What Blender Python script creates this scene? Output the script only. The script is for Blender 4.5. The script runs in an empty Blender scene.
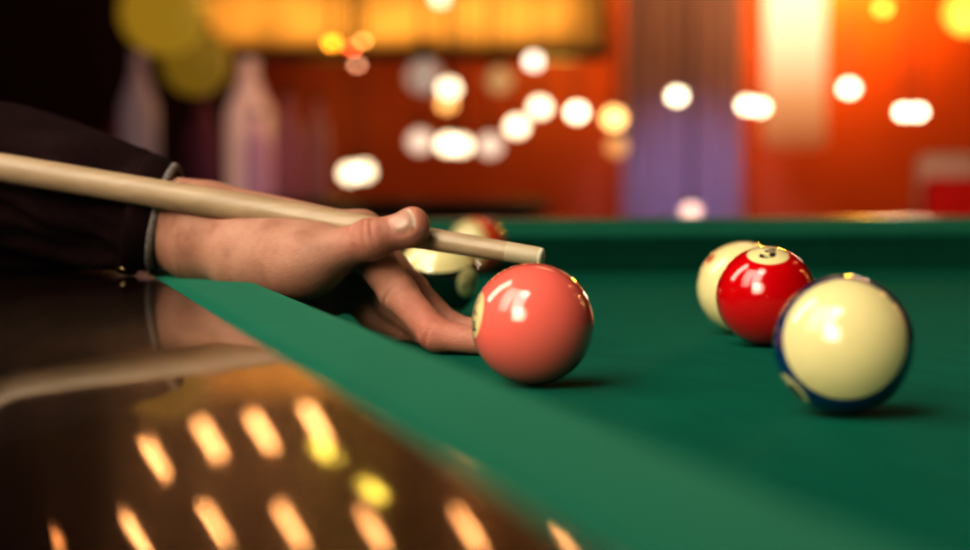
import bpy, bmesh, math, random
import numpy as np
from mathutils import Vector, Matrix, Quaternion, noise

random.seed(4)
scene = bpy.context.scene
COL = scene.collection
PI = math.pi

# ------------------------------------------------------------------ camera
F = 2000.0                       # focal length in pixels of a 970 px wide frame
BED = 0.80                       # height of the playing surface above the floor
CAMH = 0.0987                    # camera height above the playing surface
PITCH = math.atan((275 - 174.4) / F)
EYE = Vector((0, 0, BED + CAMH))
FWD = Vector((0, math.cos(PITCH), -math.sin(PITCH)))
UP = Vector((0, math.sin(PITCH), math.cos(PITCH)))
RIGHT = Vector((1, 0, 0))


def P(x, y, d):
    """a place in the room, measured from the photograph at distance d"""
    return EYE + d * (FWD + RIGHT * ((x - 485) / F) + UP * ((275 - y) / F))


cam_d = bpy.data.cameras.new('camera')
cam = bpy.data.objects.new('camera', cam_d)
COL.objects.link(cam)
cam.location = EYE
cam.rotation_euler = (PI / 2 - PITCH, 0, 0)
cam_d.sensor_width = 36
cam_d.lens = F * 36 / 970
cam_d.clip_start = 0.01
cam_d.dof.use_dof = True
cam_d.dof.focus_distance = F * 0.05715 / 112
cam_d.dof.aperture_fstop = 5.4
cam_d.dof.aperture_ratio = 0.85
scene.camera = cam
scene.view_settings.view_transform = 'Standard'
scene.view_settings.look = 'Medium High Contrast'
scene.cycles.use_denoising = True
scene.cycles.max_bounces = 8
scene.cycles.sample_clamp_indirect = 6


# ------------------------------------------------------------------ helpers
def tag(o, label=None, cat=None, group=None, kind=None):
    if label: o['label'] = label
    if cat: o['category'] = cat
    if group: o['group'] = group
    if kind: o['kind'] = kind
    return o


def empty(name, loc, label=None, cat=None, group=None):
    o = bpy.data.objects.new(name, None)
    o.empty_display_size = 0.05
    COL.objects.link(o)
    o.location = loc
    return tag(o, label, cat, group)


def obj(name, bm, mat, parent=None, smooth=True, loc=None):
    me = bpy.data.meshes.new(name)
    if isinstance(bm, bmesh.types.BMesh):
        bmesh.ops.recalc_face_normals(bm, faces=bm.faces[:])
        bm.to_mesh(me)
        bm.free()
    else:
        me.from_pydata(bm[0], [], bm[1])
    if smooth:
        me.polygons.foreach_set('use_smooth', [True] * len(me.polygons))
    if mat: me.materials.append(mat)
    o = bpy.data.objects.new(name, me)
    COL.objects.link(o)
    if parent:
        o.parent = parent
    if loc is not None:
        o.location = loc
    return o


def box(bm, lo, hi, bev=0.0, seg=2, M=None):
    lo, hi = Vector(lo), Vector(hi)
    r = bmesh.ops.create_cube(bm, size=1)
    vs = r['verts']
    for v in vs:
        v.co = Vector((lo[i] + (v.co[i] + .5) * (hi[i] - lo[i]) for i in range(3)))
    if bev:
        es = list({e for v in vs for e in v.link_edges})
        rb = bmesh.ops.bevel(bm, geom=es, offset=bev, segments=seg, profile=.6, affect='EDGES')
        vs = list({v for f in rb['faces'] for v in f.verts} | {v for v in vs if v.is_valid})
    if M is not None:
        for v in vs: v.co = M @ v.co
    return bm


def rings(bm, pts, cap=True):
    """skin a list of closed rings"""
    rs = [[bm.verts.new(p) for p in ring] for ring in pts]
    n = len(rs[0])
    for a, b in zip(rs, rs[1:]):
        for i in range(n):
            bm.faces.new((a[i], a[(i + 1) % n], b[(i + 1) % n], b[i]))
    if cap:
        bm.faces.new(rs[0][::-1])
        bm.faces.new(rs[-1])
    return rs


def frame_of(d):
    d = d.normalized()
    h = Vector((0, 0, 1)) if abs(d.z) < .9 else Vector((1, 0, 0))
    u = d.cross(h).normalized()
    return u, d.cross(u).normalized()


def lathe(bm, prof, n=32, axis=Vector((0, 0, 1)), o=Vector((0, 0, 0)), cap=True):
    """prof: (distance along axis, radius)"""
    u, v = frame_of(axis)
    a = axis.normalized()
    pts = []
    for h, r in prof:
        r = max(r, 1e-5)
        pts.append([o + a * h + (u * math.cos(2 * PI * k / n) + v * math.sin(2 * PI * k / n)) * r for k in range(n)])
    rings(bm, pts, cap)
    return bm


# ------------------------------------------------------------------ materials
def mat(name, color=(.5, .5, .5), rough=.5, metal=0.0, emit=None, estr=0.0, coat=0.0, sss=0.0, sheen=0.0, spec=.5):
    m = bpy.data.materials.new(name)
    m.use_nodes = True
    b = m.node_tree.nodes['Principled BSDF']
    b.inputs['Base Color'].default_value = (*color, 1)
    b.inputs['Roughness'].default_value = rough
    b.inputs['Metallic'].default_value = metal
    b.inputs['Coat Weight'].default_value = coat
    b.inputs['Coat Roughness'].default_value = .04
    b.inputs['Specular IOR Level'].default_value = spec
    b.inputs['Sheen Weight'].default_value = sheen
    if sss:
        b.inputs['Subsurface Weight'].default_value = sss
        b.inputs['Subsurface Radius'].default_value = (.006, .002, .001)
        b.inputs['Subsurface Scale'].default_value = 1.0
    if emit:
        b.inputs['Emission Color'].default_value = (*emit, 1)
        b.inputs['Emission Strength'].default_value = estr
    return m


class N:
    """small node helper"""
    def __init__(s, m):
        s.t = m.node_tree
        s.b = s.t.nodes['Principled BSDF']

    def new(s, typ, **kw):
        n = s.t.nodes.new(typ)
        for k, v in kw.items():
            if k[0] == '_':
                setattr(n, k[1:], v)
        return n

    def link(s, a, b): s.t.links.new(a, b)

    def math(s, op, a, b=None, clamp=False):
        n = s.t.nodes.new('ShaderNodeMath')
        n.operation = op
        n.use_clamp = clamp
        for i, v in enumerate((a, b)):
            if v is None: continue
            if isinstance(v, (int, float)): n.inputs[i].default_value = v
            else: s.link(v, n.inputs[i])
        return n.outputs[0]

    def dot(s, a, vec):
        n = s.t.nodes.new('ShaderNodeVectorMath')
        n.operation = 'DOT_PRODUCT'
        s.link(a, n.inputs[0])
        n.inputs[1].default_value = vec
        return n.outputs['Value']

    def ramp(s, fac, stops, interp='LINEAR'):
        n = s.t.nodes.new('ShaderNodeValToRGB')
        cr = n.color_ramp
        cr.interpolation = interp
        while len(cr.elements) < len(stops): cr.elements.new(.5)
        for e, (p, c) in zip(cr.elements, stops):
            e.position = p
            e.color = (*c, 1)
        s.link(fac, n.inputs[0])
        return n.outputs[0]

    def mix(s, fac, a, b):
        n = s.t.nodes.new('ShaderNodeMix')
        n.data_type = 'RGBA'
        for v, i in ((fac, 0), (a, 6), (b, 7)):
            if isinstance(v, tuple): n.inputs[i].default_value = (*v, 1)
            elif isinstance(v, (int, float)): n.inputs[i].default_value = v
            else: s.link(v, n.inputs[i])
        return n.outputs[2]

    def noise(s, scale, detail=3, rough=.5, vec=None):
        n = s.t.nodes.new('ShaderNodeTexNoise')
        n.inputs['Scale'].default_value = scale
        n.inputs['Detail'].default_value = detail
        n.inputs['Roughness'].default_value = rough
        if vec is not None: s.link(vec, n.inputs['Vector'])
        return n.outputs['Fac']

    def coord(s, which='Object'):
        return s.t.nodes.new('ShaderNodeTexCoord').outputs[which]

    def mapping(s, vec, scale=(1, 1, 1), rot=(0, 0, 0)):
        n = s.t.nodes.new('ShaderNodeMapping')
        n.inputs['Scale'].default_value = scale
        n.inputs['Rotation'].default_value = rot
        s.link(vec, n.inputs['Vector'])
        return n.outputs[0]

    def bump(s, h, strength, dist):
        n = s.t.nodes.new('ShaderNodeBump')
        n.inputs['Strength'].default_value = strength
        n.inputs['Distance'].default_value = dist
        s.link(h, n.inputs['Height'])
        s.link(n.outputs[0], s.b.inputs['Normal'])


def cloth_material(name, sheen):
    m = mat(name, (.0, .15, .075), .95, spec=.05, sheen=sheen)
    n = N(m)
    n.b.inputs['Sheen Tint'].default_value = (.30, 1, .62, 1)
    n.b.inputs['Sheen Roughness'].default_value = .6
    c = n.coord()
    f1 = n.noise(14, 4, .6, n.mapping(c, (1, 4, 1)))
    f2 = n.noise(900, 2, .6, n.mapping(c, (1, .45, 1)))
    col = n.ramp(f1, [(.3, (.0004, .090, .060)), (.7, (.001, .112, .076))])
    col2 = n.mix(n.math('MULTIPLY', f2, .55), col, (.0015, .075, .045))
    n.link(col2, n.b.inputs['Base Color'])
    n.bump(f2, .35, .0004)
    return m


def wood_material(name, c0, c1, rough, scale=(1, 12, 12), coat=1.0, bump=.0):
    m = mat(name, c0, rough, coat=coat)
    n = N(m)
    c = n.coord()
    f = n.noise(6, 6, .6, n.mapping(c, scale))
    n.link(n.ramp(f, [(.35, c0), (.65, c1)]), n.b.inputs['Base Color'])
    if bump:
        g = n.noise(20, 3, .6, n.mapping(c, scale))
        n.bump(g, bump, .001)
    return m


M_cloth = cloth_material('green_baize', .0)
M_cushion = cloth_material('green_cushion_baize', .15)
M_rail = wood_material('polished_mahogany', (.004, .0012, .001), (.011, .0035, .002), .26, (1.5, 14, 14), .55)
M_rail.node_tree.nodes['Principled BSDF'].inputs['Coat Roughness'].default_value = .03
M_rail.node_tree.nodes['Principled BSDF'].inputs['Specular IOR Level'].default_value = .07
M_apron = wood_material('table_side_wood', (.012, .004, .003), (.035, .012, .007), .3, (1.5, 14, 14), .5)
M_leather = mat('pocket_leather', (.02, .012, .008), .5)
M_black = mat('dark_void', (.004, .004, .004), .9)
M_sight = mat('rail_sight_inlay', (.75, .68, .5), .25)


# ------------------------------------------------------------------ the table (its own frame: u along the left rail, v across)
SL = 0.2466
DU = Vector((-SL, 1, 0)).normalized()
DV = Vector((DU.y, -DU.x, 0))
NOSE0 = Vector((.0982 + .0515, 0, BED))            # left cushion nose passes here at Y = 0
FARP = P(742, 268.5, F / 968)
U1 = (FARP - NOSE0).dot(DU)
LEN, WID = 3.80, 1.78
U0 = U1 - LEN
TM = Matrix.Translation(NOSE0) @ Matrix((DU, DV, Vector((0, 0, 1)))).transposed().to_4x4()
table = empty('pool_table', (TM @ Vector(((U0 + U1) / 2, WID / 2, 0))) - Vector((0, 0, BED)),
              'large pool table with green cloth bed and glossy dark wooden rails', 'pool table')
table.rotation_euler = (0, 0, math.atan2(DU.y, DU.x))
HL, HW = LEN / 2, WID / 2
# table-local: x along u (-HL..HL), y: DV is to the right of DU so local y = -v side.
CW, RW = .050, .130
ZN, ZR = .0365, .0370
NB, ZB = .0235, BED


def tl(x, y, z): return Vector((x, y, z))


bm = bmesh.new()
box(bm, (-HL - CW, -HW - CW, BED - .04), (HL + CW, HW + CW, BED))
obj('playing_surface', bm, M_cloth, table, smooth=False)


def cushion(x0, x1, m0, m1, ZR=ZR):
    """profile from nose to back, ends cut back towards the pockets; returns a bmesh along +x with the nose at y=0 and the back at y=CW"""
    prof = [(0.000, ZN), (.0012, ZN - .003), (.010, NB), (.014, .004), (.016, .0002), (CW, .0002), (CW, ZR), (.040, ZR + .0006), (.020, ZR * .8 + ZN * .2 + .0006), (.006, ZN + .0012), (.0015, ZN + .0007)]
    bm = bmesh.new()
    seg = 40
    pts = []
    for k in range(seg + 1):
        t = k / seg
        ring = []
        for y, z in prof:
            a, b = x0 + m0 * (y / CW), x1 - m1 * (y / CW)
            ring.append(Vector((a + (b - a) * t, y, BED + z)))
        pts.append(ring)
    rings(bm, pts)
    return bm


def place(bm, M):
    for v in bm.verts: v.co = M @ v.co
    return bm


PK = .062
gap_s = .052
# local y of the LEFT long rail: DV points to the camera's right; table local y axis = z x DU = -DV, so the left rail is at y=+HW
for sx in (-1, 1):
    a, b = (-HL + PK, -gap_s) if sx < 0 else (gap_s, HL - PK)
    for sy in (1, -1):
        bmc = cushion(a, b, -.02 if sx < 0 else -.01, -.01 if sx < 0 else -.02)
        if sy > 0:
            place(bmc, Matrix.Translation((0, HW, 0)))
        else:
            place(bmc, Matrix.Translation((0, -HW, 0)) @ Matrix.Diagonal((1, -1, 1, 1)))
        obj('cushion', bmc, M_cushion, table)
for sx in (-1, 1):
    bmc = cushion(-HW + PK, HW - PK, -.02, -.02, .0520)
    R = Matrix.Rotation(-PI / 2 * sx, 4, 'Z')
    place(bmc, Matrix.Translation((sx * HL, 0, 0)) @ R)
    obj('cushion', bmc, M_cushion, table)


def rail_bm(L, ZR=ZR):
    """wooden rail along x, inner side at y=0, outer side at y=RW"""
    prof = [(0, -.03), (0, ZR - .0006), (.0006, ZR), (.0016, ZR), (.004, ZR), (.03, ZR), (.06, ZR), (.088, ZR), (.096, ZR - .0004), (.112, ZR - .004), (.123, ZR - .012), (RW, ZR - .026), (RW, -.03)]
    bm = bmesh.new()
    pts = []
    seg = 30
    for k in range(seg + 1):
        x = -L / 2 + L * k / seg
        pts.append([Vector((x, y, BED + z)) for y, z in prof])
    rings(bm, pts)
    return bm


for sy in (1, -1):
    b_ = rail_bm(LEN + 2 * CW - .16)
    place(b_, Matrix.Translation((0, sy * (HW + CW), 0)) @ Matrix.Diagonal((1, sy, 1, 1)))
    o = obj('rail', b_, M_rail, table)
for sx in (1, -1):
    b_ = rail_bm(WID + 2 * CW - .16, .0520)
    place(b_, Matrix.Translation((sx * (HL + CW), 0, 0)) @ Matrix.Rotation(-PI / 2 * sx, 4, 'Z'))
    obj('rail', b_, M_rail, table)
# corner blocks and pockets
for sx in (-1, 1):
    for sy in (-1, 1):
        c = Vector((sx * (HL + .012), sy * (HW + .012), 0))
        b_ = bmesh.new()
        pts = []
        n = 24
        for z, rr in ((-.05, .104), (ZR - .004, .106), (ZR, .100)):
            pts.append([c + Vector((sx * .03 + rr * 1.25 * math.cos(2 * PI * k / n), sy * .03 + rr * 1.25 * math.sin(2 * PI * k / n), BED + z)) for k in range(n)])
        inner = []
        for z, rr in ((ZR, .060), (-.05, .056)):
            inner.append([c + Vector((rr * math.cos(2 * PI * k / n), rr * math.sin(2 * PI * k / n), BED + z)) for k in range(n)])
        allr = pts + inner
        rs = rings(b_, allr, cap=False)
        for i in range(n):
            b_.faces.new((rs[-1][i], rs[-1][(i + 1) % n], rs[0][(i + 1) % n], rs[0][i]))
        # open the mouth towards the bed
        dead = [v for v in b_.verts if (v.co - c).xy.dot(Vector((-sx, -sy))) > .030 and v.co.z > BED - .01]
        bmesh.ops.delete(b_, geom=dead, context='VERTS')
        obj('corner_casting', b_, M_leather, table)
for sy in (1, -1):
    b_ = bmesh.new()
    lathe(b_, [(-.10, .03), (-.09, .045), (-.002, .050), (.0006, .0495)], 24, o=Vector((0, sy * (HW + .045), BED)))
    obj('side_pocket', b_, M_black, table)
# apron, legs
for sy in (1, -1):
    b_ = bmesh.new()
    y0, y1 = sorted((sy * (HW + CW + RW - .045), sy * (HW + CW + RW - .012)))
    box(b_, (-HL - .14, y0, BED - .20), (HL + .14, y1, BED - .03), .008)
    obj('apron', b_, M_apron, table)
for sx in (1, -1):
    b_ = bmesh.new()
    x0, x1 = sorted((sx * (HL + CW + RW - .045), sx * (HL + CW + RW - .012)))
    box(b_, (x0, -HW - .13, BED - .20), (x1, HW + .13, BED - .03), .008)
    obj('apron', b_, M_apron, table)
for sx in (-1, 0, 1):
    for sy in (-1, 1):
        b_ = bmesh.new()
        lathe(b_, [(0, .055), (.03, .06), (.05, .045), (.09, .07), (.25, .085), (.42, .06), (.45, .075), (.48, .06), (.50, .08), (.62, .08)], 24,
              o=Vector((sx * (HL - .1), sy * (HW - .05), 0)))
        obj('leg', b_, M_apron, table)
# slate under frame
b_ = bmesh.new()
box(b_, (-HL - .1, -HW - .1, BED - .12), (HL + .1, HW + .1, BED - .041))
obj('frame', b_, M_apron, table, smooth=False)

def to_plane(x, y, z):
    """the point of a horizontal plane that shows at x, y"""
    d = FWD + RIGHT * ((x - 485) / F) + UP * ((275 - y) / F)
    return EYE + d * ((z - EYE.z) / d.z)


# ------------------------------------------------------------------ balls
R = .05715 / 2


def ball_material(name, base, stripe=None, circle=None, circ_r=24, cream=(.83, .74, .47), spots=()):
    m = mat(name, base, .12, coat=1.0)
    n = N(m)
    c = n.mapping(n.coord(), (1 / R, 1 / R, 1 / R))
    col = base
    if stripe:
        ax, half = stripe
        ax = Vector(ax).normalized()
        d = n.math('ABSOLUTE', n.dot(c, ax))
        k = n.math('MULTIPLY', n.math('SUBTRACT', d, half), 60, True)
        col = n.mix(k, base, cream)
    if circle:
        ax = Vector(circle).normalized()
        d = n.dot(c, ax)
        k = n.math('MULTIPLY', n.math('SUBTRACT', d, math.cos(math.radians(circ_r))), 90, True)
        col = n.mix(k, col, cream)
    for ax, ang, sc in spots:
        d = n.dot(c, Vector(ax).normalized())
        k = n.math('MULTIPLY', n.math('SUBTRACT', d, math.cos(math.radians(ang))), 120, True)
        col = n.mix(k, col, sc)
    if not isinstance(col, tuple):
        n.link(col, n.b.inputs['Base Color'])
    n.b.inputs['Coat Roughness'].default_value = .03
    return m


def ball(x, d_px, m_args, label, digits=None, circle=None, upv=None, size=.0105):
    """axes in m_args, circle and upv are as seen by a viewer of the ball: x right, -y towards the viewer, z up"""
    d = F * .05715 / d_px
    y = 275
    for _ in range(6):
        p = P(x, y, d)
        y -= ((BED + R) - p.z) / d * F
    p = P(x, y, d)
    p.z = BED + R + .0003
    b_ = bmesh.new()
    bmesh.ops.create_uvsphere(b_, u_segments=96, v_segments=64, radius=R)
    o = obj('billiard_ball', b_, ball_material(**m_args), loc=p)
    yy = (p - EYE).normalized()
    xx = yy.cross(Vector((0, 0, 1))).normalized()
    o.rotation_euler = Matrix((xx, yy, xx.cross(yy))).transposed().to_euler()
    tag(o, label, 'ball', 'billiard balls on the table')
    if digits:
        cu = bpy.data.curves.new('number', 'FONT')
        cu.body = digits
        cu.align_x = 'CENTER'
        cu.align_y = 'CENTER'
        cu.size = size * 1.35
        cu.resolution_u = 6
        cu.offset = .0006
        to = bpy.data.objects.new('number_source', cu)
        COL.objects.link(to)
        dg = bpy.context.evaluated_depsgraph_get()
        me = bpy.data.meshes.new_from_object(to.evaluated_get(dg))
        bpy.data.objects.remove(to)
        bm = bmesh.new()
        bm.from_mesh(me)
        bmesh.ops.subdivide_edges(bm, edges=bm.edges[:], cuts=2)
        xs = [v.co.x for v in bm.verts]; ys = [v.co.y for v in bm.verts]
        mx, my = (min(xs) + max(xs)) / 2, (min(ys) + max(ys)) / 2
        ax = Vector(circle).normalized()
        u = Vector(upv); u = (u - ax * u.dot(ax)).normalized()
        w = u.cross(ax)
        for v in bm.verts:
            q = ax * R + w * (v.co.x - mx) * 1.15 + u * (v.co.y - my)
            v.co = q.normalized() * (R * 1.0015)
        obj('number', bm, mat('black_number_ink', (.01, .008, .008), .3), o, smooth=False)
    return o


CREAM = (.85, .71, .35)
pc = (-.965, -.22, .16)
ball(532.5, 122.5, dict(name='pink_ball_resin', base=(.88, .155, .120), circle=pc, circ_r=23.5, cream=CREAM),
     'glossy salmon pink ball, nearest to the bridging hand, number turned away left', '4', pc, (0, .1, 1), .0165)
rc = (.035, -.45, .89)
ball(766, 99.5, dict(name='red_ball_resin', base=(.55, .001, .004), circle=rc, circ_r=25.5, cream=CREAM),
     'glossy red ball with a 3 in a cream circle on top', '3', rc, (.05, 1, .4), .0145)
bc = (-.71, -.25, -.66)
ball(843.5, 139.5, dict(name='blue_stripe_resin', base=(.003, .020, .12), stripe=((.03, -.95, .16), .50), circle=bc, circ_r=18, cream=CREAM),
     'large blurred ball with a cream face and dark blue stripe, nearest at right', '10', bc, (0, -.4, .8), .008)
ball(743, 92.5, dict(name='cream_ball_resin', base=CREAM, spots=(((-.70, -.36, .62), 9, (.5, .02, .02)),)),
     'cream ball with a small red spot, half hidden behind the red ball')
gc = (.74, -.66, -.13)
ball(438, 84, dict(name='green_stripe_resin', base=(.001, .014, .009), stripe=((.0, -.42, .91), .50), circle=gc, circ_r=22, cream=CREAM),
     'cream and dark green striped ball behind the fingers and under the cue', '14', gc, (0, 0, 1), .008)
ball(477, 58.5, dict(name='orange_stripe_resin', base=(.70, .06, .012), stripe=((-.62, -.66, .02), .46), cream=CREAM),
     'blurred orange and cream ball, farthest away, above the cue tip')


# ------------------------------------------------------------------ cue
M_shaft = wood_material('pale_maple', (.36, .235, .135), (.47, .32, .195), .5, (1.0, 20, 20), .25)
M_ferrule = mat('ivory_ferrule', (.50, .39, .25), .45)
M_tip = mat('leather_cue_tip', (.62, .55, .42), .8)
M_butt = wood_material('dark_cue_butt', (.03, .012, .008), (.07, .03, .015), .25, (1, 16, 16), .8)
M_joint = mat('brass_joint', (.7, .5, .2), .3, 1.0)
c_tip = P(543.5, 257.8, 1.105)
c_left = P(0, 167.5, 1.200)
cdir = (c_left - c_tip).normalized()
clen = (c_left - c_tip).length


def along(x):
    """distance from the tip to where the cue passes column x"""
    lo, hi = 0, clen * 1.3
    for _ in range(40):
        mid = (lo + hi) / 2
        q = c_tip + cdir * mid - EYE
        px = 485 + F * q.x / q.dot(FWD)
        if px > x: lo = mid
        else: hi = mid
    return lo


a430, a300 = along(430), along(290)
cue = empty('cue_stick', c_tip, 'pale wooden pool cue resting across the bridging hand, aimed right', 'cue')
b_ = bmesh.new()
lathe(b_, [(along(507), .0057), (a430, .0064), (along(360), .0075), (a300, .0083), (along(150), .0086), (clen, .0089), (.78, .0105)], 40, cdir, cap=False)
obj('shaft', b_, M_shaft, cue)
b_ = bmesh.new()
lathe(b_, [(.0022, .0054), (.003, .00555), (along(507), .0057)], 40, cdir, cap=False)
obj('ferrule', b_, M_ferrule, cue)
b_ = bmesh.new()
lathe(b_, [(0, .0040), (.0006, .0050), (.0012, .0053), (.0022, .0054)], 40, cdir)
obj('tip', b_, M_tip, cue)
b_ = bmesh.new()
lathe(b_, [(.78, .0105), (.782, .0108), (.80, .0108), (.802, .0105)], 32, cdir)
obj('joint', b_, M_joint, cue)
b_ = bmesh.new()
lathe(b_, [(.802, .0105), (1.1, .0128), (1.42, .0150), (1.44, .014), (1.445, .009)], 32, cdir)
obj('butt', b_, M_butt, cue)


# ------------------------------------------------------------------ hand (one continuous surface from a distance field)
def J(x, y, d): return np.array(P(x, y, d), dtype=np.float64)


class Field:
    def __init__(s, lo, hi, h):
        s.h = h
        s.lo = np.array(lo)
        n = np.ceil((np.array(hi) - s.lo) / h).astype(int) + 1
        s.n = n
        g = [np.arange(n[i], dtype=np.float32) * h for i in range(3)]
        s.X, s.Y, s.Z = np.meshgrid(*g, indexing='ij')

    def cone(s, a, b, ra, rb, flat=None):
        a = a - s.lo; b = b - s.lo
        ab = b - a
        L2 = float(ab @ ab)
        px, py, pz = s.X - a[0], s.Y - a[1], s.Z - a[2]
        t = np.clip((px * ab[0] + py * ab[1] + pz * ab[2]) / L2, 0, 1).astype(np.float32)
        qx, qy, qz = px - t * ab[0], py - t * ab[1], pz - t * ab[2]
        if flat is not None:
            nrm, k = flat            # squash along nrm: k>1 makes it thinner
            dd = qx * nrm[0] + qy * nrm[1] + qz * nrm[2]
            d = np.sqrt(np.maximum(qx * qx + qy * qy + qz * qz + (k * k - 1) * dd * dd, 0))
            return d - (ra + (rb - ra) * t)
        return np.sqrt(qx * qx + qy * qy + qz * qz) - (ra + (rb - ra) * t)

    def ell(s, c, axes, r):
        c = c - s.lo
        px, py, pz = s.X - c[0], s.Y - c[1], s.Z - c[2]
        k = 0
        k2 = 0
        for ax, rr in zip(axes, r):
            v = (px * ax[0] + py * ax[1] + pz * ax[2]) / rr
            k = k + v * v
            k2 = k2 + (v / rr) ** 2
        k = np.sqrt(k)
        return k * (k - 1) / np.maximum(np.sqrt(k2), 1e-6)


def smin(a, b, k):
    h = np.clip(k - np.abs(a - b), 0, None) / k
    return np.minimum(a, b) - h * h * k * .25


def surface_nets(V, lo, h):
    n = np.array(V.shape)
    ins = V < 0
    nc = n - 1
    cnt = np.zeros(nc, np.int8)
    acc = np.zeros((*nc, 3), np.float32)
    sl = lambda o: tuple(slice(o[i], o[i] + nc[i]) for i in range(3))
    corner = [(i, j, k) for i in (0, 1) for j in (0, 1) for k in (0, 1)]
    # restrict to active cells
    s = sum(ins[sl(c)].astype(np.int8) for c in corner)
    act = np.argwhere((s > 0) & (s < 8))
    idx = -np.ones(nc, np.int64)
    idx[tuple(act.T)] = np.arange(len(act))
    pos = np.zeros((len(act), 3)); num = np.zeros(len(act))
    for a in corner:
        for ax in range(3):
            if a[ax] == 0:
                b = list(a); b[ax] = 1
                va = V[tuple((act + np.array(a)).T)]; vb = V[tuple((act + np.array(b)).T)]
                cr = (va < 0) != (vb < 0)
                t = np.where(cr, va / np.where(cr, va - vb, 1), 0)
                p = np.array(a, float)[None, :].repeat(len(act), 0)
                p[:, ax] = t
                pos += p * cr[:, None]; num += cr
    verts = (act + pos / num[:, None]) * h + lo
    faces = []
    for ax in range(3):
        u, v = (ax + 1) % 3, (ax + 2) % 3
        s0 = [slice(None)] * 3; s1 = [slice(None)] * 3
        s0[ax] = slice(0, -1); s1[ax] = slice(1, None)
        A, B = ins[tuple(s0)], ins[tuple(s1)]
        e = np.argwhere(A != B)
        ok = (e[:, u] > 0) & (e[:, v] > 0) & (e[:, u] < nc[u]) & (e[:, v] < nc[v])
        e = e[ok]
        flip = A[tuple(e.T)]
        def cell(du, dv):
            q = e.copy(); q[:, u] -= du; q[:, v] -= dv
            return idx[tuple(q.T)]
        quad = np.stack([cell(1, 1), cell(0, 1), cell(0, 0), cell(1, 0)], 1)
        quad[~flip] = quad[~flip][:, ::-1]
        faces.append(quad)
    return verts, np.concatenate(faces)


def unit(v): return v / np.linalg.norm(v)


fingers = {
    'index': [(357, 235, 1.152, .0122), (398, 293, 1.122, .0100), (436, 335, 1.100, .0088), (478, 341, 1.090, .0074)],
    'middle': [(362, 233, 1.172, .0122), (409, 290, 1.152, .0100), (450, 329, 1.135, .0088), (498, 336, 1.120, .0076)],
    'ring': [(354, 254, 1.190, .0115), (394, 304, 1.174, .0094), (430, 334, 1.162, .0084), (470, 335, 1.150, .0072)],
    'little': [(340, 282, 1.192, .0110), (374, 316, 1.184, .0084), (402, 330, 1.180, .0075), (434, 332, 1.174, .0064)],
}
lo = np.array((-.285, 1.06, BED - .004)); hi = np.array((.02, 1.28, BED + .125))
FD = Field(lo, hi, .00105)
WA, WB = J(198, 212, 1.192), J(198, 245, 1.206)
EA, EB = J(100, 200, 1.234), J(100, 214, 1.242)
palm = FD.cone(EA, WA, .023, .0185)
palm = smin(palm, FD.cone(EB, WB, .023, .0180), .02)
for key, (px, py, pd, rr) in (('index', (222, 217, 1.186, .0165)), ('middle', (222, 224, 1.196, .016)), ('ring', (222, 236, 1.204, .016)), ('little', (222, 247, 1.210, .0155))):
    k = J(px, py, pd)
    f = fingers[key][0]
    palm = smin(palm, FD.cone(k, J(*f[:3]), rr, f[3]), .012)
# heel of the palm on the little finger's side
palm = smin(palm, FD.cone(J(245, 264, 1.204), J(322, 297, 1.190), .0165, .0145), .012)
# ball of the thumb
thA, thB = J(205, 246, 1.187), J(318, 258, 1.128)
palm = smin(palm, FD.cone(thA, thB, .0195, .0150), .030)
palm = smin(palm, FD.cone(J(250, 265, 1.158), J(298, 268, 1.134), .0185, .0160), .022)
# web between thumb and index finger
palm = smin(palm, FD.cone(J(322, 255, 1.135), J(345, 245, 1.150), .0090, .0085), .014)
fing = None
for key, js in fingers.items():
    pts = [J(*j[:3]) for j in js]
    d = None
    for i in range(3):
        c = FD.cone(pts[i], pts[i + 1], js[i][3], js[i + 1][3])
        d = c if d is None else smin(d, c, .004)
    # knuckle fullness
    for i in (1, 2):
        kn = FD.ell(pts[i], np.eye(3), np.array([1.04, 1.04, 1.04]) * js[i][3])
        d = smin(d, kn, .003)
    fing = d if fing is None else smin(fing, d, .0016)
hand = smin(palm, fing, .007)
# thumb
tM, tI, tT = J(308, 259, 1.124), J(368, 240, 1.112), J(410, 228, 1.110)
tE = J(413, 222, 1.111)
thumb = FD.cone(tM, tI, .0135, .0104)
thumb = smin(thumb, FD.cone(tI, tT, .0104, .0098), .004)
thumb = smin(thumb, FD.cone(tT, tE, .0095, .0078), .006)
thumb = smin(thumb, FD.ell(J(371, 239, 1.111), np.eye(3), np.array([.0112, .0112, .0112])), .004)
hand = smin(hand, thumb, .008)
# creases, cut along the joint of the thumb and along the fingers
Xw, Yw, Zw = FD.X + lo[0], FD.Y + lo[1], FD.Z + lo[2]


def crease(c, axis, depth, width, reach, bend=0.0):
    global hand
    c = np.array(c); a = unit(np.array(axis))
    px, py, pz = Xw - c[0], Yw - c[1], Zw - c[2]
    s = px * a[0] + py * a[1] + pz * a[2]
    rr = px * px + py * py + pz * pz
    hand = hand + (depth * np.exp(-(s / width) ** 2) * np.exp(-rr / reach ** 2)).astype(np.float32)


tax = unit(tI - tM)
front = np.array((-.15, -.8, .58))
for off, dp in ((-.0045, .0015), (.0, .0018), (.0042, .0013), (-.0085, .0007)):
    crease(tI + tax * off + front * .010, tax, dp, .0011, .0085)
for key, dpt in (('index', .0017), ('middle', .0012)):
    js = fingers[key]
    pts = [J(*j[:3]) for j in js]
    for i in (1, 2):
        crease(pts[i] + np.array((-.006, -.007, -.003)), unit(pts[i + 1] - pts[i - 1]), dpt, .0012, .010)
# palm lines at the wrist
wax = unit(J(235, 250, 1.18) - J(150, 240, 1.2))
for xx in (188, 226):
    crease(J(xx, 262, 1.182), wax, .0012, .0012, .018)
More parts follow.
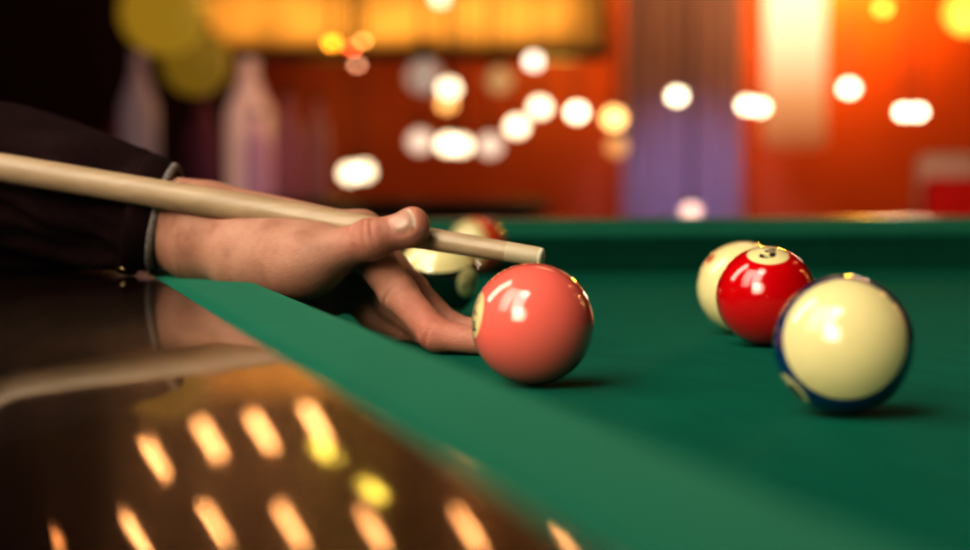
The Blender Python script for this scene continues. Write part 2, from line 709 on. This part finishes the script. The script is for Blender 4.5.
# thumb nail: plate pressed into the back of the thumb tip
tdir = unit(tE - tI)
nail_n = unit(np.array((-.30, -.90, .30)))
nail_n = unit(nail_n - tdir * (nail_n @ tdir) * .6)
nail_w = unit(np.cross(nail_n, tdir))
nail_l = unit(np.cross(nail_w, nail_n))
nail_c = J(405, 225.5, 1.110) + nail_n * .0092


def nail_coord(p):
    q = p - nail_c
    return q @ nail_l / .0070, q @ nail_w / .0074, q @ nail_n


qx, qy, qz = Xw - nail_c[0], Yw - nail_c[1], Zw - nail_c[2]
ls = (qx * nail_l[0] + qy * nail_l[1] + qz * nail_l[2]) / .0070
ws = (qx * nail_w[0] + qy * nail_w[1] + qz * nail_w[2]) / .0074
ns = qx * nail_n[0] + qy * nail_n[1] + qz * nail_n[2]
rn = (np.abs(ls) ** 3 + np.abs(ws) ** 3) ** (1 / 3)
near = np.exp(-(ns / .006) ** 2) * (ns > -.008)
hand = hand + ((.0008 * np.exp(-((rn - 1.0) / .13) ** 2) - .0003 * (rn < .9)) * near).astype(np.float32)
# keep the skin out of the cue and off the cloth
qc = np.array(c_tip) ; ca = np.array(cdir)
px, py, pz = Xw - qc[0], Yw - qc[1], Zw - qc[2]
s = px * ca[0] + py * ca[1] + pz * ca[2]
dist = np.sqrt(np.maximum(px * px + py * py + pz * pz - s * s, 0))
rad = np.interp(s, [0, along(507), a430, along(360), a300, along(150), clen], [.0055, .0057, .0064, .0075, .0083, .0086, .0089])
hand = np.maximum(hand, -(dist - rad - .0004)).astype(np.float32)
hand = np.maximum(hand, -(Zw - (BED + .0006))).astype(np.float32)
del px, py, pz, s, dist, rad, qx, qy, qz, ls, ws, ns, rn, near
verts, faces = surface_nets(hand, lo, FD.h)
del hand, FD, palm, thumb, fing

person = empty('person', (-1.35, 1.75, 0), 'person leaning in from the left in a dark jacket, left hand bridging the cue', 'person')


def skin_material():
    m = mat('skin', (.55, .28, .19), .48, sss=.0, spec=.4)
    n = N(m)
    c = n.coord()
    f = n.noise(55, 4, .6, c)
    f2 = n.noise(900, 3, .6, c)
    col = n.ramp(f, [(.3, (.36, .150, .100)), (.5, (.46, .215, .145)), (.72, (.51, .26, .185))])
    at = n.t.nodes.new('ShaderNodeAttribute'); at.attribute_name = 'nail'
    red = n.t.nodes.new('ShaderNodeAttribute'); red.attribute_name = 'flush'
    col = n.mix(n.math('MULTIPLY', red.outputs['Fac'], .7), col, (.55, .16, .11))
    col = n.mix(at.outputs['Fac'], col, (.52, .28, .21))
    tipa = n.t.nodes.new('ShaderNodeAttribute'); tipa.attribute_name = 'nail_edge'
    col = n.mix(tipa.outputs['Fac'], col, (.62, .46, .35))
    n.link(col, n.b.inputs['Base Color'])
    n.link(n.math('SUBTRACT', .5, n.math('MULTIPLY', at.outputs['Fac'], .27)), n.b.inputs['Roughness'])
    h = n.math('MULTIPLY', f2, n.math('SUBTRACT', 1.0, at.outputs['Fac']))
    n.bump(h, .8, .0008)
    n.b.inputs['Subsurface Weight'].default_value = .12
    n.b.inputs['Subsurface Radius'].default_value = (.004, .0015, .0008)
    n.b.inputs['Subsurface Scale'].default_value = 1.0
    return m


M_skin = skin_material()
org = np.array(person.location)
me = bpy.data.meshes.new('body')
me.from_pydata((verts - org).tolist(), [], faces.tolist())
me.polygons.foreach_set('use_smooth', [True] * len(me.polygons))
l_, w_, n_ = nail_coord(verts)
rn = (np.abs(l_) ** 3 + np.abs(w_) ** 3) ** (1 / 3)
nm = np.clip((.97 - rn) / .12, 0, 1) * (np.abs(n_) < .007)
ne = np.clip((rn - .78) / .08, 0, 1) * (l_ > .3) * (np.abs(w_) < l_ * 1.1) * (rn < 1.06) * (np.abs(n_) < .007)
a = me.attributes.new('nail', 'FLOAT', 'POINT'); a.data.foreach_set('value', nm.astype(np.float32))
a = me.attributes.new('nail_edge', 'FLOAT', 'POINT'); a.data.foreach_set('value', ne.astype(np.float32))
fl = np.zeros(len(verts))
for c, rr in ((tE, .016), (J(440, 335, 1.10), .03), (tI, .014)):
    fl = np.maximum(fl, np.exp(-((np.linalg.norm(verts - c, axis=1)) / rr) ** 2))
a = me.attributes.new('flush', 'FLOAT', 'POINT'); a.data.foreach_set('value', fl.astype(np.float32))
me.materials.append(M_skin)
body = bpy.data.objects.new('body', me)
COL.objects.link(body)
body.parent = person
sm = body.modifiers.new('soften', 'SMOOTH'); sm.factor = .5; sm.iterations = 2


# jacket sleeve
def fabric_mat(name, c0, c1, rough=.9):
    m = mat(name, c0, rough, spec=.06)
    n = N(m)
    c = n.coord()
    f = n.noise(500, 3, .6, c)
    n.link(n.ramp(f, [(.35, c0), (.65, c1)]), n.b.inputs['Base Color'])
    n.bump(f, .4, .0005)
    return m


M_jacket = fabric_mat('dark_jacket_cloth', (.009, .0035, .004), (.020, .008, .008))
M_trim = fabric_mat('grey_cuff_piping', (.16, .13, .12), (.34, .29, .27))
M_brass = mat('brass_button', (.85, .62, .32), .25, 1.0)


def sleeve_bm(path, radii, folds, thick=None, n=72, seg=14, inner=True):
    """a tube along the path with creases; its mouth at the first point is turned inside"""
    bm = bmesh.new()
    P_ = [Vector(p) for p in path]
    dense, rad = [], []
    for i in range(len(P_) - 1):
        for k in range(seg):
            t = k / seg
            p0 = P_[max(i - 1, 0)]; p1 = P_[i]; p2 = P_[i + 1]; p3 = P_[min(i + 2, len(P_) - 1)]
            dense.append(.5 * ((2 * p1) + (p2 - p0) * t + (2 * p0 - 5 * p1 + 4 * p2 - p3) * t * t + (3 * p1 - p0 - 3 * p2 + p3) * t ** 3))
            s_ = t * t * (3 - 2 * t)
            rad.append(radii[i] * (1 - s_) + radii[i + 1] * s_)
    dense.append(P_[-1]); rad.append(radii[-1])
    allr = []
    L = 0
    for i, p in enumerate(dense):
        d = (dense[min(i + 1, len(dense) - 1)] - dense[max(i - 1, 0)]).normalized()
        if i: L += (p - dense[i - 1]).length
        if i < 8 and cuff_n is not None:
            d = d.lerp(-cuff_n, (8 - i) / 8).normalized()
        u, v = frame_of(d)
        ring = []
        for k in range(n):
            a = 2 * PI * k / n
            dirv = u * math.cos(a) + v * math.sin(a)
            w = min(L / .03, 1.0)
            q = p + dirv * rad[i]
            f = noise.noise(Vector((L * 26 + math.cos(a) * 1.4, math.sin(a) * 1.6, 3.1))) * .0055
            f += (abs(noise.noise(Vector((L * 14 + math.cos(a - .6) * 2.2, math.sin(a) * 2.4, 9.7)))) - .25) * .010
            ring.append(q + dirv * f * w * folds)
        allr.append(ring)
    if inner:
        first = allr[0]
        c0 = dense[0]
        d0 = (dense[1] - dense[0]).normalized()
        ins = [[c0 + (q - c0) * .93 + d0 * dd for q in first] for dd in (.05, .02, .0)]
        allr = ins + allr
    rings(bm, allr, cap=True)
    return bm


cuff_n = (P(210, 224, 1.195) - P(150, 214, 1.215)).normalized()
cuff_n = Vector((.97, -.05, -.23)).normalized()
S0 = P(161, 217, 1.2100)
path = [S0, P(140, 213, 1.221), P(75, 197, 1.247), P(-15, 190, 1.275), P(-170, 180, 1.33), P(-330, 150, 1.40), P(-420, 40, 1.50), P(-500, -140, 1.62), P(-560, -260, 1.72)]
radii = [.0315, .0345, .0450, .0500, .0540, .0620, .0680, .0780, .0700]
cn = cuff_n
b_ = sleeve_bm(path, radii, 1.5)
for v in b_.verts: v.co -= person.location
slv = obj('jacket_sleeve', b_, M_jacket, person)
slv['label'] = 'dark maroon black jacket sleeve with soft folds'
# the cuff band (doubled cloth) and its piping
cuff_n_keep = cuff_n


def band(c0, c1, r0, r1, th, bulge=.0):
    """a closed band of cloth between two tilted rings"""
    bm = bmesh.new()
    n = 72
    d = (c0 - c1).normalized()
    ax = cuff_n_keep
    u, v = frame_of(ax)
    R_ = []
    for t, rr in ((0, r0 - th), (0, r0), (.12, r0 + .0010), (.5, (r0 + r1) / 2 + bulge), (.9, r1 + .0012), (1, r1), (1, r1 - th)):
        c = c0.lerp(c1, t)
        R_.append([c + (u * math.cos(2 * PI * k / n) + v * math.sin(2 * PI * k / n)) * rr for k in range(n)])
    rs = rings(bm, R_, cap=False)
    for i in range(n):
        bm.faces.new((rs[-1][i], rs[-1][(i + 1) % n], rs[0][(i + 1) % n], rs[0][i]))
    for vv in bm.verts: vv.co -= person.location
    return bm


obj('cuff', band(S0 + cuff_n * .001, S0 - cuff_n * .0145, .0328, .0352, .003, .0006), M_jacket, slv)
pip = obj('cuff_piping', band(S0 + cuff_n * .0045, S0 + cuff_n * .0005, .0318, .0330, .003, .0010), M_trim, slv)
pip['label'] = 'pale grey cuff piping'
# button on the underside of the cuff, towards the viewer
from mathutils.bvhtree import BVHTree
bvh = BVHTree.FromPolygons([v.co + person.location for v in slv.data.vertices], [p.vertices[:] for p in slv.data.polygons])
for yy in range(276, 240, -1):
    dr = (P(127, yy, 1) - EYE).normalized()
    bp, bn, _, _ = bvh.ray_cast(EYE, dr)
    if bp is not None and bn.dot(dr) < -.25: break
bdir = bn
b_ = bmesh.new()
lathe(b_, [(-.002, .004), (0, .0060), (.0006, .0066), (.0012, .0066), (.0016, .0058), (.0013, .0045), (.0019, .0022), (.0020, .0003)], 28, bdir, bp - person.location)
bt = obj('button', b_, M_brass, slv)
bt['label'] = 'small brass button'


# ------------------------------------------------------------------ the room
XL, XR, YB, YF, ZC = -4.2, 4.2, 7.6, -3.2, 3.1


def wall_mat(name, c0, c1, panel=None):
    m = mat(name, c0, .6, spec=.3)
    n = N(m)
    c = n.coord()
    f = n.noise(3, 4, .5, c)
    col = n.ramp(f, [(.3, c0), (.7, c1)])
    if panel:
        w = n.t.nodes.new('ShaderNodeTexWave')
        w.inputs['Scale'].default_value = panel
        w.inputs['Distortion'].default_value = .4
        n.link(c, w.inputs['Vector'])
        col = n.mix(n.math('MULTIPLY', w.outputs['Fac'], .25), col, tuple(.5 * k for k in c0))
    n.link(col, n.b.inputs['Base Color'])
    return m


M_wall = wall_mat('oxblood_wall', (.34, .048, .012), (.42, .066, .017))
M_wall2 = wall_mat('dark_side_wall', (.05, .018, .012), (.07, .024, .015))
M_floor = wood_material('dark_floorboards', (.03, .014, .008), (.06, .028, .014), .35, (1, 10, 1), .2)
M_ceil = wall_mat('dark_ceiling', (.03, .018, .014), (.04, .024, .018))
for nm_, lo_, hi_, m_ in (('floor', (XL, YF, -.1), (XR, YB, 0), M_floor), ('ceiling', (XL, YF, ZC), (XR, YB, ZC + .1), M_ceil),
                          ('wall_back', (XL, YB, 0), (XR, YB + .1, ZC), M_wall), ('wall_front', (XL, YF - .1, 0), (XR, YF, ZC), M_wall2),
                          ('wall_left', (XL - .1, YF, 0), (XL, YB, ZC), M_wall2), ('wall_right', (XR, YF, 0), (XR + .1, YB, ZC), M_wall2)):
    b_ = bmesh.new()
    box(b_, lo_, hi_)
    tag(obj(nm_, b_, m_, smooth=False), kind='structure')


M_panel = wall_mat('added_dark_panel', (.030, .005, .012), (.050, .009, .016), 2.0)  # for two dark panels added to darken the back wall
b_ = bmesh.new()
box(b_, (XL, YB - .04, 1.66), (XR, YB, ZC), .006)  # out of view, added so the near rail mirrors less bright wall
tag(obj('added_panel_1', b_, M_panel, smooth=False), kind='structure')
b_ = bmesh.new()
box(b_, (XL, YB - .035, 0), (-.95, YB, 1.66), .006)  # added dark sheet that deepens the left background and its reflection
tag(obj('added_panel_2', b_, M_panel, smooth=False), kind='structure')


# pendant bulbs: every disc of light in the photograph is a hanging bulb
def bulb_mat(name, color, strength):
    return mat(name, (.05, .05, .05), .3, emit=color, estr=strength)


M_cord = mat('black_cord', (.01, .01, .01), .6)
M_socket = mat('dark_brass_socket', (.10, .06, .03), .4, .8)
BM = {}
def bulb_material(color, st):
    k = (color, st)
    if k not in BM: BM[k] = bulb_mat('glowing_glass', color, st)
    return BM[k]


WARM = (1, .84, .54)
def pendant(x, y, d, r, color, st, label, group='pendant bulbs over the bar', sx=1.0, sz=1.12, cat='lamp'):
    p = P(x, y, d)
    root = empty('pendant_bulb', p, label, cat, group)
    b_ = bmesh.new()
    bmesh.ops.create_uvsphere(b_, u_segments=24, v_segments=16, radius=r)
    for v in b_.verts:
        v.co.x *= sx
        v.co.z *= sz
        if v.co.z > 0:                      # pear shoulder
            k = v.co.z / (r * sz)
            v.co.x *= 1 - .30 * k * k
            v.co.y *= 1 - .30 * k * k
    obj('bulb', b_, bulb_material(color, st), root)
    b_ = bmesh.new()
    lathe(b_, [(r * sz * .93, r * .50), (r * sz * 1.5, r * .52), (r * sz * 1.9, r * .40), (r * sz * 2.0, .004)], 16)
    obj('socket', b_, M_socket, root)
    b_ = bmesh.new()
    lathe(b_, [(r * sz * 2.0, .003), (ZC - p.z, .003)], 8)
    obj('cord', b_, M_cord, root)
    return root


for x, y, d, r, c, st, lab in (
    (449, 88, 5.6, .024, WARM, 4.3, 'bright cream bulb high above the thumb, upper left of the white cluster'),
    (448, 144, 5.4, .024, WARM, 4.2, 'bright cream bulb just above the thumb, left of a close pair'),
    (461, 145, 5.6, .024, WARM, 3.7, 'bright cream bulb just above the thumb, right of a close pair'),
    (517, 126, 5.5, .024, WARM, 4.3, 'bright cream bulb lowest in the row of three above the cue tip'),
    (540, 107, 5.7, .024, WARM, 4.3, 'bright cream bulb at the middle of the row of three above the cue tip'),
    (577, 112, 5.6, .020, WARM, 7.0, 'bright cream bulb rightmost of the row of three above the cue tip'),
    (677, 96, 5.2, .016, WARM, 8, 'single white bulb in front of the lavender curtain'),
    (747, 105, 5.4, .016, WARM, 8, 'white bulb left of a touching pair beside the glowing column'),
    (760, 107, 5.5, .016, WARM, 8, 'white bulb right of a touching pair beside the glowing column'),
    (849, 88, 4.8, .016, WARM, 8, 'single small white bulb right of the glowing column'),
    (904, 112, 5.0, .013, WARM, 11, 'white bulb left of the touching pair at far right'),
    (918, 112, 5.1, .013, WARM, 11, 'white bulb right of the touching pair at far right'),
    (350, 173, 5.6, .024, WARM, 3.7, 'bright cream bulb above the wrist, left one of a merged pair'),
    (364, 171, 5.7, .024, WARM, 3.5, 'bright cream bulb above the wrist, right one of a merged pair'),
    (499, 80, 6.8, .042, (1, .55, .22), .55, 'large dim brownish bulb above the row of three white bulbs'),
    (534, 61, 6.0, .020, (1, .80, .62), 4.5, 'pale greyish bulb at the top of the white cluster'),
    (447, 104, 5.8, .020, (1, .50, .14), 3.6, 'dim amber bulb half behind the upper left cream bulb'),
    (614, 118, 5.6, .026, (1, .55, .18), 4.5, 'amber oval bulb left of the lavender curtain'),
    (617, 146, 6.0, .028, (1, .45, .14), 1.0, 'faint amber bulb below the amber oval bulb'),
    (332, 43, 3.9, .009, (1, .33, .02), 9, 'small orange bulb at upper left, brightest of its knot of four'),
    (363, 41, 4.2, .006, (1, .42, .10), 8, 'small dim orange bulb right of the brightest orange one'),
    (352, 48, 4.3, .006, (1, .12, .03), 13, 'small red bulb behind the brightest orange one'),
    (357, 65, 4.2, .006, (1, .45, .25), 6, 'small faint brown bulb lowest in the orange knot'),
    (691, 211, 4.4, .017, (1, .60, .46), 2.4, 'pinkish bulb low over the far rail, in front of the curtain'),
    (883, 8, 5.0, .014, (1, .45, .05), 6, 'orange bulb at the top edge right of the column'),
    (966, 12, 5.0, .050, (1, .66, .06), 1.8, 'large yellow bulb in the top right corner'),
    (441, -4, 5.9, .024, WARM, 3.1, 'cream bulb cut by the top edge'),
    (424, 76, 6.55, .055, (1, .72, .55), .42, 'large faint grey white bulb left of the upper cream bulb'),
    (420, 141, 6.2, .034, (1, .74, .55), 1.2, 'soft white bulb left of the close pair above the thumb'),
    (490, 145, 6.2, .034, (1, .74, .55), 1.2, 'soft white bulb right of the close pair above the thumb'),
):
    pendant(x, y, d, r, c, st, lab)
# yellow glass globes, upper left
for x, y, r, st, lab in ((163, 12, .125, .50, 'large dull yellow glass globe lamp at top left'),
                         (196, 62, .105, .30, 'smaller yellow glass globe lamp below and right of the large one')):
    p = P(x, y, 5.75 if r > .11 else 6.15)
    root = empty('globe_lamp', p, lab, 'lamp', 'yellow globe lamps at upper left')
    b_ = bmesh.new()
    bmesh.ops.create_uvsphere(b_, u_segments=32, v_segments=20, radius=r)
    obj('glass_globe', b_, bulb_material((1, .56, .04), st * .55), root)
    b_ = bmesh.new()
    lathe(b_, [(r * .96, .05), (r * 1.12, .05), (r * 1.2, .012), (r * 1.25, .004)], 20)
    obj('cap', b_, M_socket, root)
    b_ = bmesh.new()
    lathe(b_, [(r * 1.25, .004), (ZC - p.z, .004)], 8)
    obj('cord', b_, M_cord, root)

# amber backlit light box over the bar
def amber_box():
    c0, c1 = P(200, 50, 7.0), P(602, -18, 7.0)
    root = empty('light_box', (c0 + c1) / 2, 'long amber light box glowing across the top of the back bar', 'lamp')
    w, h = (c1.x - c0.x) / 2, (c1.z - c0.z) / 2
    b_ = bmesh.new()
    box(b_, (-w - .03, 0, -h - .03), (w + .03, .14, h + .03), .01)
    obj('housing', b_, M_socket, root)
    m = mat('amber_diffuser', (.2, .1, .02), .5, emit=(1, .37, .045), estr=1.0)
    n = N(m)
    f = n.noise(2.2, 3, .6, n.mapping(n.coord(), (1.6, 1, 1.4)))
    sep = n.t.nodes.new('ShaderNodeSeparateXYZ')
    n.link(n.coord(), sep.inputs[0])
    ez = n.math('SUBTRACT', 1.0, n.math('POWER', n.math('ABSOLUTE', n.math('MULTIPLY', sep.outputs[2], 1 / h)), 2.2), True)
    ex = n.math('SUBTRACT', 1.0, n.math('POWER', n.math('ABSOLUTE', n.math('MULTIPLY', sep.outputs[0], 1 / w)), 8.0), True)
    k = n.math('ADD', n.math('MULTIPLY', n.math('MULTIPLY', ez, ex), 1.45), .08)
    n.link(n.math('MULTIPLY', n.ramp(f, [(.3, (.4,) * 3), (.62, (1.0,) * 3)]), k), n.b.inputs['Emission Strength'])
    b_ = bmesh.new()
    box(b_, (-w, -.03, -h), (w, .02, h), .012)
    obj('diffuser', b_, m, root)
    for sx in (-1, 1):
        b_ = bmesh.new()
        lathe(b_, [(h + .02, .006), (ZC - root.location.z, .006)], 8, o=Vector((sx * w * .8, .07, 0)))
        obj('hanger', b_, M_cord, root)


amber_box()


# tall glowing column lamp
def column_lamp():
    p = P(795, 0, 6.6)
    z0 = P(795, 152, 6.6).z
    root = empty('column_lamp', (p.x, p.y, z0), 'tall glowing cream paper column lamp hanging at the back, right of the curtain', 'lamp')
    m = mat('cream_lamp_paper', (.30, .10, .04), .8, emit=(1, .74, .40), estr=1.0)
    n = N(m)
    sep = n.t.nodes.new('ShaderNodeSeparateXYZ')
    n.link(n.coord(), sep.inputs[0])
    g = n.t.nodes.new('ShaderNodeMapRange')
    g.inputs[1].default_value = 0; g.inputs[2].default_value = P(795, 5, 6.6).z - z0
    g.inputs[3].default_value = 0; g.inputs[4].default_value = 1
    n.link(sep.outputs[2], g.inputs[0])
    n.link(n.ramp(g.outputs[0], [(0, (.30, .05, .012)), (.35, (.75, .32, .12)), (.65, (1.1, .72, .38)), (1, (1.7, 1.25, .66))]), n.b.inputs['Emission Color'])
    b_ = bmesh.new()
    lathe(b_, [(0, .05), (.02, .105), (.25, .10), (.6, .10), (1.0, .115), (1.02, .05)], 32)
    obj('lamp_shade', b_, m, root)
    b_ = bmesh.new()
    lathe(b_, [(1.01, .03), (1.05, .03), (1.06, .004), (ZC - z0, .004)], 16)
    obj('cord', b_, M_cord, root)


column_lamp()


# lavender curtain
def curtain():
    a, b = P(622, 250, 6.9), P(742, 250, 6.9)
    root = empty('curtain', ((a.x + b.x) / 2, a.y, 0), 'pale lavender curtain hanging at the back wall behind the far rail', 'curtain')
    w = (b.x - a.x) / 2
    bm = bmesh.new()
    nx, nz = 120, 24
    grid = []
    for j in range(nz + 1):
        z = .05 + 2.6 * j / nz
        row = []
        for i in range(nx + 1):
            t = i / nx
            x = -w + 2 * w * t
            y = .035 * math.sin(t * 9 * 2 * PI + .5 * math.sin(z * 2)) * (1 - .25 * z / 2.6)
            row.append(bm.verts.new((x, y, z)))
        grid.append(row)
    for j in range(nz):
        for i in range(nx):
            bm.faces.new((grid[j][i], grid[j][i + 1], grid[j + 1][i + 1], grid[j + 1][i]))
    bmesh.ops.solidify(bm, geom=bm.faces[:], thickness=.004)
    m = mat('lavender_cloth', (.55, .45, .62), .9)
    obj('cloth', bm, m, root)
    b_ = bmesh.new()
    lathe(b_, [(-w - .1, .012), (w + .1, .012)], 12, Vector((1, 0, 0)), Vector((0, 0, 2.67)))
    obj('curtain_rod', b_, M_socket, root)


curtain()

# bar counter with frosted bottles, left background
by = 6.3
bar = empty('bar_counter', (-.9, by + .3, 0), 'dark wooden bar counter along the back, behind the bridging hand', 'bar counter')
b_ = bmesh.new()
ztop = P(255, 200, by).z
box(b_, (-2.2, -.26, 0), (1.05, .26, ztop - .05), .01)
obj('counter_body', b_, M_apron, bar)
b_ = bmesh.new()
box(b_, (-2.25, -.30, ztop - .05), (1.10, .30, ztop), .012)
obj('counter_top', b_, M_apron, bar)


def bottle(x, ytop, r, color, em, label, dy):
    b = P(x, 200, by + .3 + dy)
    z0 = ztop
    top = P(x, ytop, by + .3 + dy).z
    h = top - z0
    o = Vector((b.x, b.y, z0))
    root = empty('bottle', o, label, 'bottle', 'bottles standing on the bar counter')
    b_ = bmesh.new()
    lathe(b_, [(0, r * .9), (.01, r), (h * .58, r), (h * .72, r * .6), (h * .80, r * .36), (h * .93, r * .34)], 24)
    m = mat('glowing_bottle_glass', color, .35, emit=color, estr=em)  # lit look put into the bottles as a glow of their own
    obj('glass_body', b_, m, root)
    b_ = bmesh.new()
    lathe(b_, [(h * .93, r * .40), (h * .995, r * .40), (h, r * .34)], 16)
    obj('cap', b_, M_socket, root)


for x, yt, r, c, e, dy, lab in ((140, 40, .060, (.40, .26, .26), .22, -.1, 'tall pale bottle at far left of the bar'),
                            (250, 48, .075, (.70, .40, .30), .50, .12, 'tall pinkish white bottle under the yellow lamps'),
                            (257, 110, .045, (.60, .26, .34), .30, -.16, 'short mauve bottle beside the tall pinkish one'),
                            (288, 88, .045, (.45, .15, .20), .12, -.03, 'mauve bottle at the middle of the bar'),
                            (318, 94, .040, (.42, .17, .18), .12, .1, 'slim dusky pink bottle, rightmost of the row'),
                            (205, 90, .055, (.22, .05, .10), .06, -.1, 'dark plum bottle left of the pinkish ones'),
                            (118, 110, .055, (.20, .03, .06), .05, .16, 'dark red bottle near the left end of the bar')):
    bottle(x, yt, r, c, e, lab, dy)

# red armchair added in place of a blurred red figure at right edge
ch = empty('armchair', (P(1012, 230, 5.4).x, 5.4, 0), 'red upholstered chair with a pale cushion, standing in for a blurred red figure at the far right', 'chair')
M_red = fabric_mat('red_upholstery', (.55, .012, .010), (.70, .02, .014))
zt = P(962, 178, 5.4).z
b_ = bmesh.new(); box(b_, (-.24, -.05, .42), (.24, .06, zt), .035, 4); obj('backrest', b_, M_red, ch)
b_ = bmesh.new(); box(b_, (-.25, .05, .40), (.25, .52, .50), .03, 4); obj('seat', b_, M_red, ch)
for sx in (-1, 1):
    for yy in (.0, .48):
        b_ = bmesh.new()
        lathe(b_, [(0, .014), (.41, .022)], 12, o=Vector((sx * .21, yy, 0)))
        obj('leg', b_, M_apron, ch)
pl = P(946, 158, 5.55)
b_ = bmesh.new()
box(b_, (-.085, -.04, -.09), (.085, .04, .09), .036, 5)
cu_ = obj('cushion', b_, fabric_mat('pale_pink_cushion', (.75, .45, .38), (.85, .55, .46)), None, loc=(pl.x, 5.53, zt - .02))
tag(cu_, 'pale pink cushion propped on the red chair, standing in for part of the blurred figure', 'cushion')

# warm tube lamps hung in two rows beyond the table: their light streaks lie on the polished rail
TUBES = [(155, 460, 0), (210, 440, 0), (262, 432, 0), (316, 424, 0), (326, 452, 1), (372, 490, 1),
         (130, 540, 0), (215, 526, 0), (291, 526, 0), (372, 528, 0), (469, 530, 0), (572, 542, 0), (40, 545, 2)]
M_tube = mat('amber_filament_tube', (.1, .05, .02), .3, emit=(1, .43, .15), estr=27)
M_tube_y = mat('yellow_filament_tube', (.1, .08, .02), .3, emit=(1, .72, .10), estr=14)
M_tube_d = mat('dim_filament_tube', (.1, .05, .02), .3, emit=(1, .35, .10), estr=14)
names = ['leftmost of the front row', 'second from the left in the front row', 'third from the left in the front row', 'rightmost of the front row',
         'yellow, below the front row', 'yellow, lowest and farthest right',
         'leftmost of the lower row', 'second of the lower row', 'third of the lower row', 'fourth of the lower row', 'fifth of the lower row', 'rightmost of the lower row', 'small and dim at the far left']


def tube_lamp(x, y, k, nm):
    D = 5.75 + (.4 if y > 500 else .2 if k == 1 else 0) + .12 * (x % 3)
    pl_z = BED + ZR
    hit = to_plane(x, y, pl_z)
    dr = (hit - EYE).normalized()
    dr = Vector((dr.x, dr.y, -dr.z))
    p = hit + dr * ((D - hit.y) / dr.y)
    root = empty('tube_lamp', p, 'glowing tube lamp mirrored in the rail, ' + nm, 'lamp', 'tube lamps mirrored in the near rail')
    L = (.080 if y > 500 else .064) if k == 0 else .045
    tilt = Vector((.60, .0, 1)).normalized()
    r = .0075 if k == 0 else .012
    if k == 1: tilt = Vector((1.0, 0, .75)).normalized()
    if k == 2: L, r = .03, .008
    b_ = bmesh.new()
    lathe(b_, [(-L, .002), (-L * .97, r * .7), (-L * .9, r), (L * .9, r), (L * .97, r * .7), (L, .002)], 16, tilt)
    obj('glass_tube', b_, (M_tube, M_tube_y, M_tube_d)[k], root)
    b_ = bmesh.new()
    lathe(b_, [(L * .98, r * .8), (L * 1.25, r * .8), (L * 1.3, .004)], 16, tilt)
    obj('socket', b_, M_socket, root)
    q = tilt * L * 1.3
    b_ = bmesh.new()
    lathe(b_, [(q.z, .0025), (ZC - p.z, .0025)], 8, o=Vector((q.x, q.y, 0)))
    obj('cord', b_, M_cord, root)


for (x, y, k), nm in zip(TUBES, names): tube_lamp(x, y, k, nm)


# ------------------------------------------------------------------ light
def light(name, kind, loc, energy, color, size=None, target=None, **kw):
    l = bpy.data.lights.new(name, kind)
    l.energy = energy
    l.color = color
    o = bpy.data.objects.new(name, l)
    COL.objects.link(o)
    o.location = loc
    if kind == 'AREA':
        l.shape = 'RECTANGLE'
        l.size, l.size_y = size
    elif size is not None:
        l.shadow_soft_size = size
    if target is not None:
        d = Vector(target) - Vector(loc)
        o.rotation_euler = d.to_track_quat('-Z', 'Y').to_euler()
    for k, v in kw.items(): setattr(l, k, v)
    return o


PINK = Vector((.022, .934, BED + .03))
HAND = Vector((-.12, 1.12, BED + .04))
WHITE = (1, .90, .74)
# window panes of light at upper left behind the camera
base = Vector((-.49, -.50, .70)).normalized()
side = base.cross(Vector((0, 0, 1))).normalized()
for off in (-.44, .44):
    loc = HAND + base * 2.0 + side * off
    light('window_light', 'AREA', loc, 3.9, WHITE, (.80, 1.6), HAND + side * off * .6, spread=math.radians(72))
b2 = Vector((-.66, .22, .72)).normalized()
light('window_light', 'AREA', HAND + b2 * 2.0, 14, (1, .88, .68), (.5, 1.4), HAND)
# added spot, no lamp seen there, pooling light on the near cushion and hand
light('table_spot', 'SPOT', (-.50, .15, BED + 1.55), 290, (1, .94, .76), 1.0, (-.11, .90, BED), spot_size=math.radians(22), spot_blend=1.0)
light('front_fill', 'AREA', (-.80, -.85, BED + .85), 2.7, (1, .90, .66), (1.3, 1.1), (.20, .88, BED + .05), spread=math.radians(38))  # low frontal fill added to brighten the ball faces
light('far_rail_spot', 'SPOT', (.5, 3.1, BED + 1.5), 20, (1, .66, .38), .4, (.35, 2.1, BED), spot_size=math.radians(50), spot_blend=1.0)  # added spot that lightens the top of the far rail
light('chair_light', 'POINT', P(900, 120, 4.7), 8, (1, .7, .5), .08)  # added point light that brightens the red chair and cushion
# orange wash on the back wall
light('wall_wash', 'POINT', P(870, -40, 7.25), 42, (1, .52, .05), .10)
light('wall_wash', 'POINT', P(690, -45, 7.27), 22, (1, .52, .07), .10)
light('wall_wash', 'POINT', P(480, -50, 7.3), 2, (1, .32, .06), .10)
light('wall_wash', 'POINT', P(555, 62, 7.2), 2.6, (1, .75, .14), .12)
light('wall_wash', 'POINT', P(330, 110, 7.2), 1.4, (1, .70, .14), .12)
light('curtain_light', 'SPOT', P(690, 60, 5.2), 110, (.62, .60, 1), .10, P(690, 190, 6.9), spot_size=math.radians(25), spot_blend=.9)
# warm sparks from the right-hand side of the room
for k in range(11):
    light('festoon_light', 'POINT', (1.2 + .24 * k, 1.9 + .33 * math.sin(k * 1.7) + .15 * k, 1.9 + .18 * math.sin(k * 2.3)), 1.0, (1, .50, .14), .022)

w = bpy.data.worlds.new('room_air')
scene.world = w
w.use_nodes = True
w.node_tree.nodes['Background'].inputs['Color'].default_value = (.05, .02, .025, 1)
w.node_tree.nodes['Background'].inputs['Strength'].default_value = .05
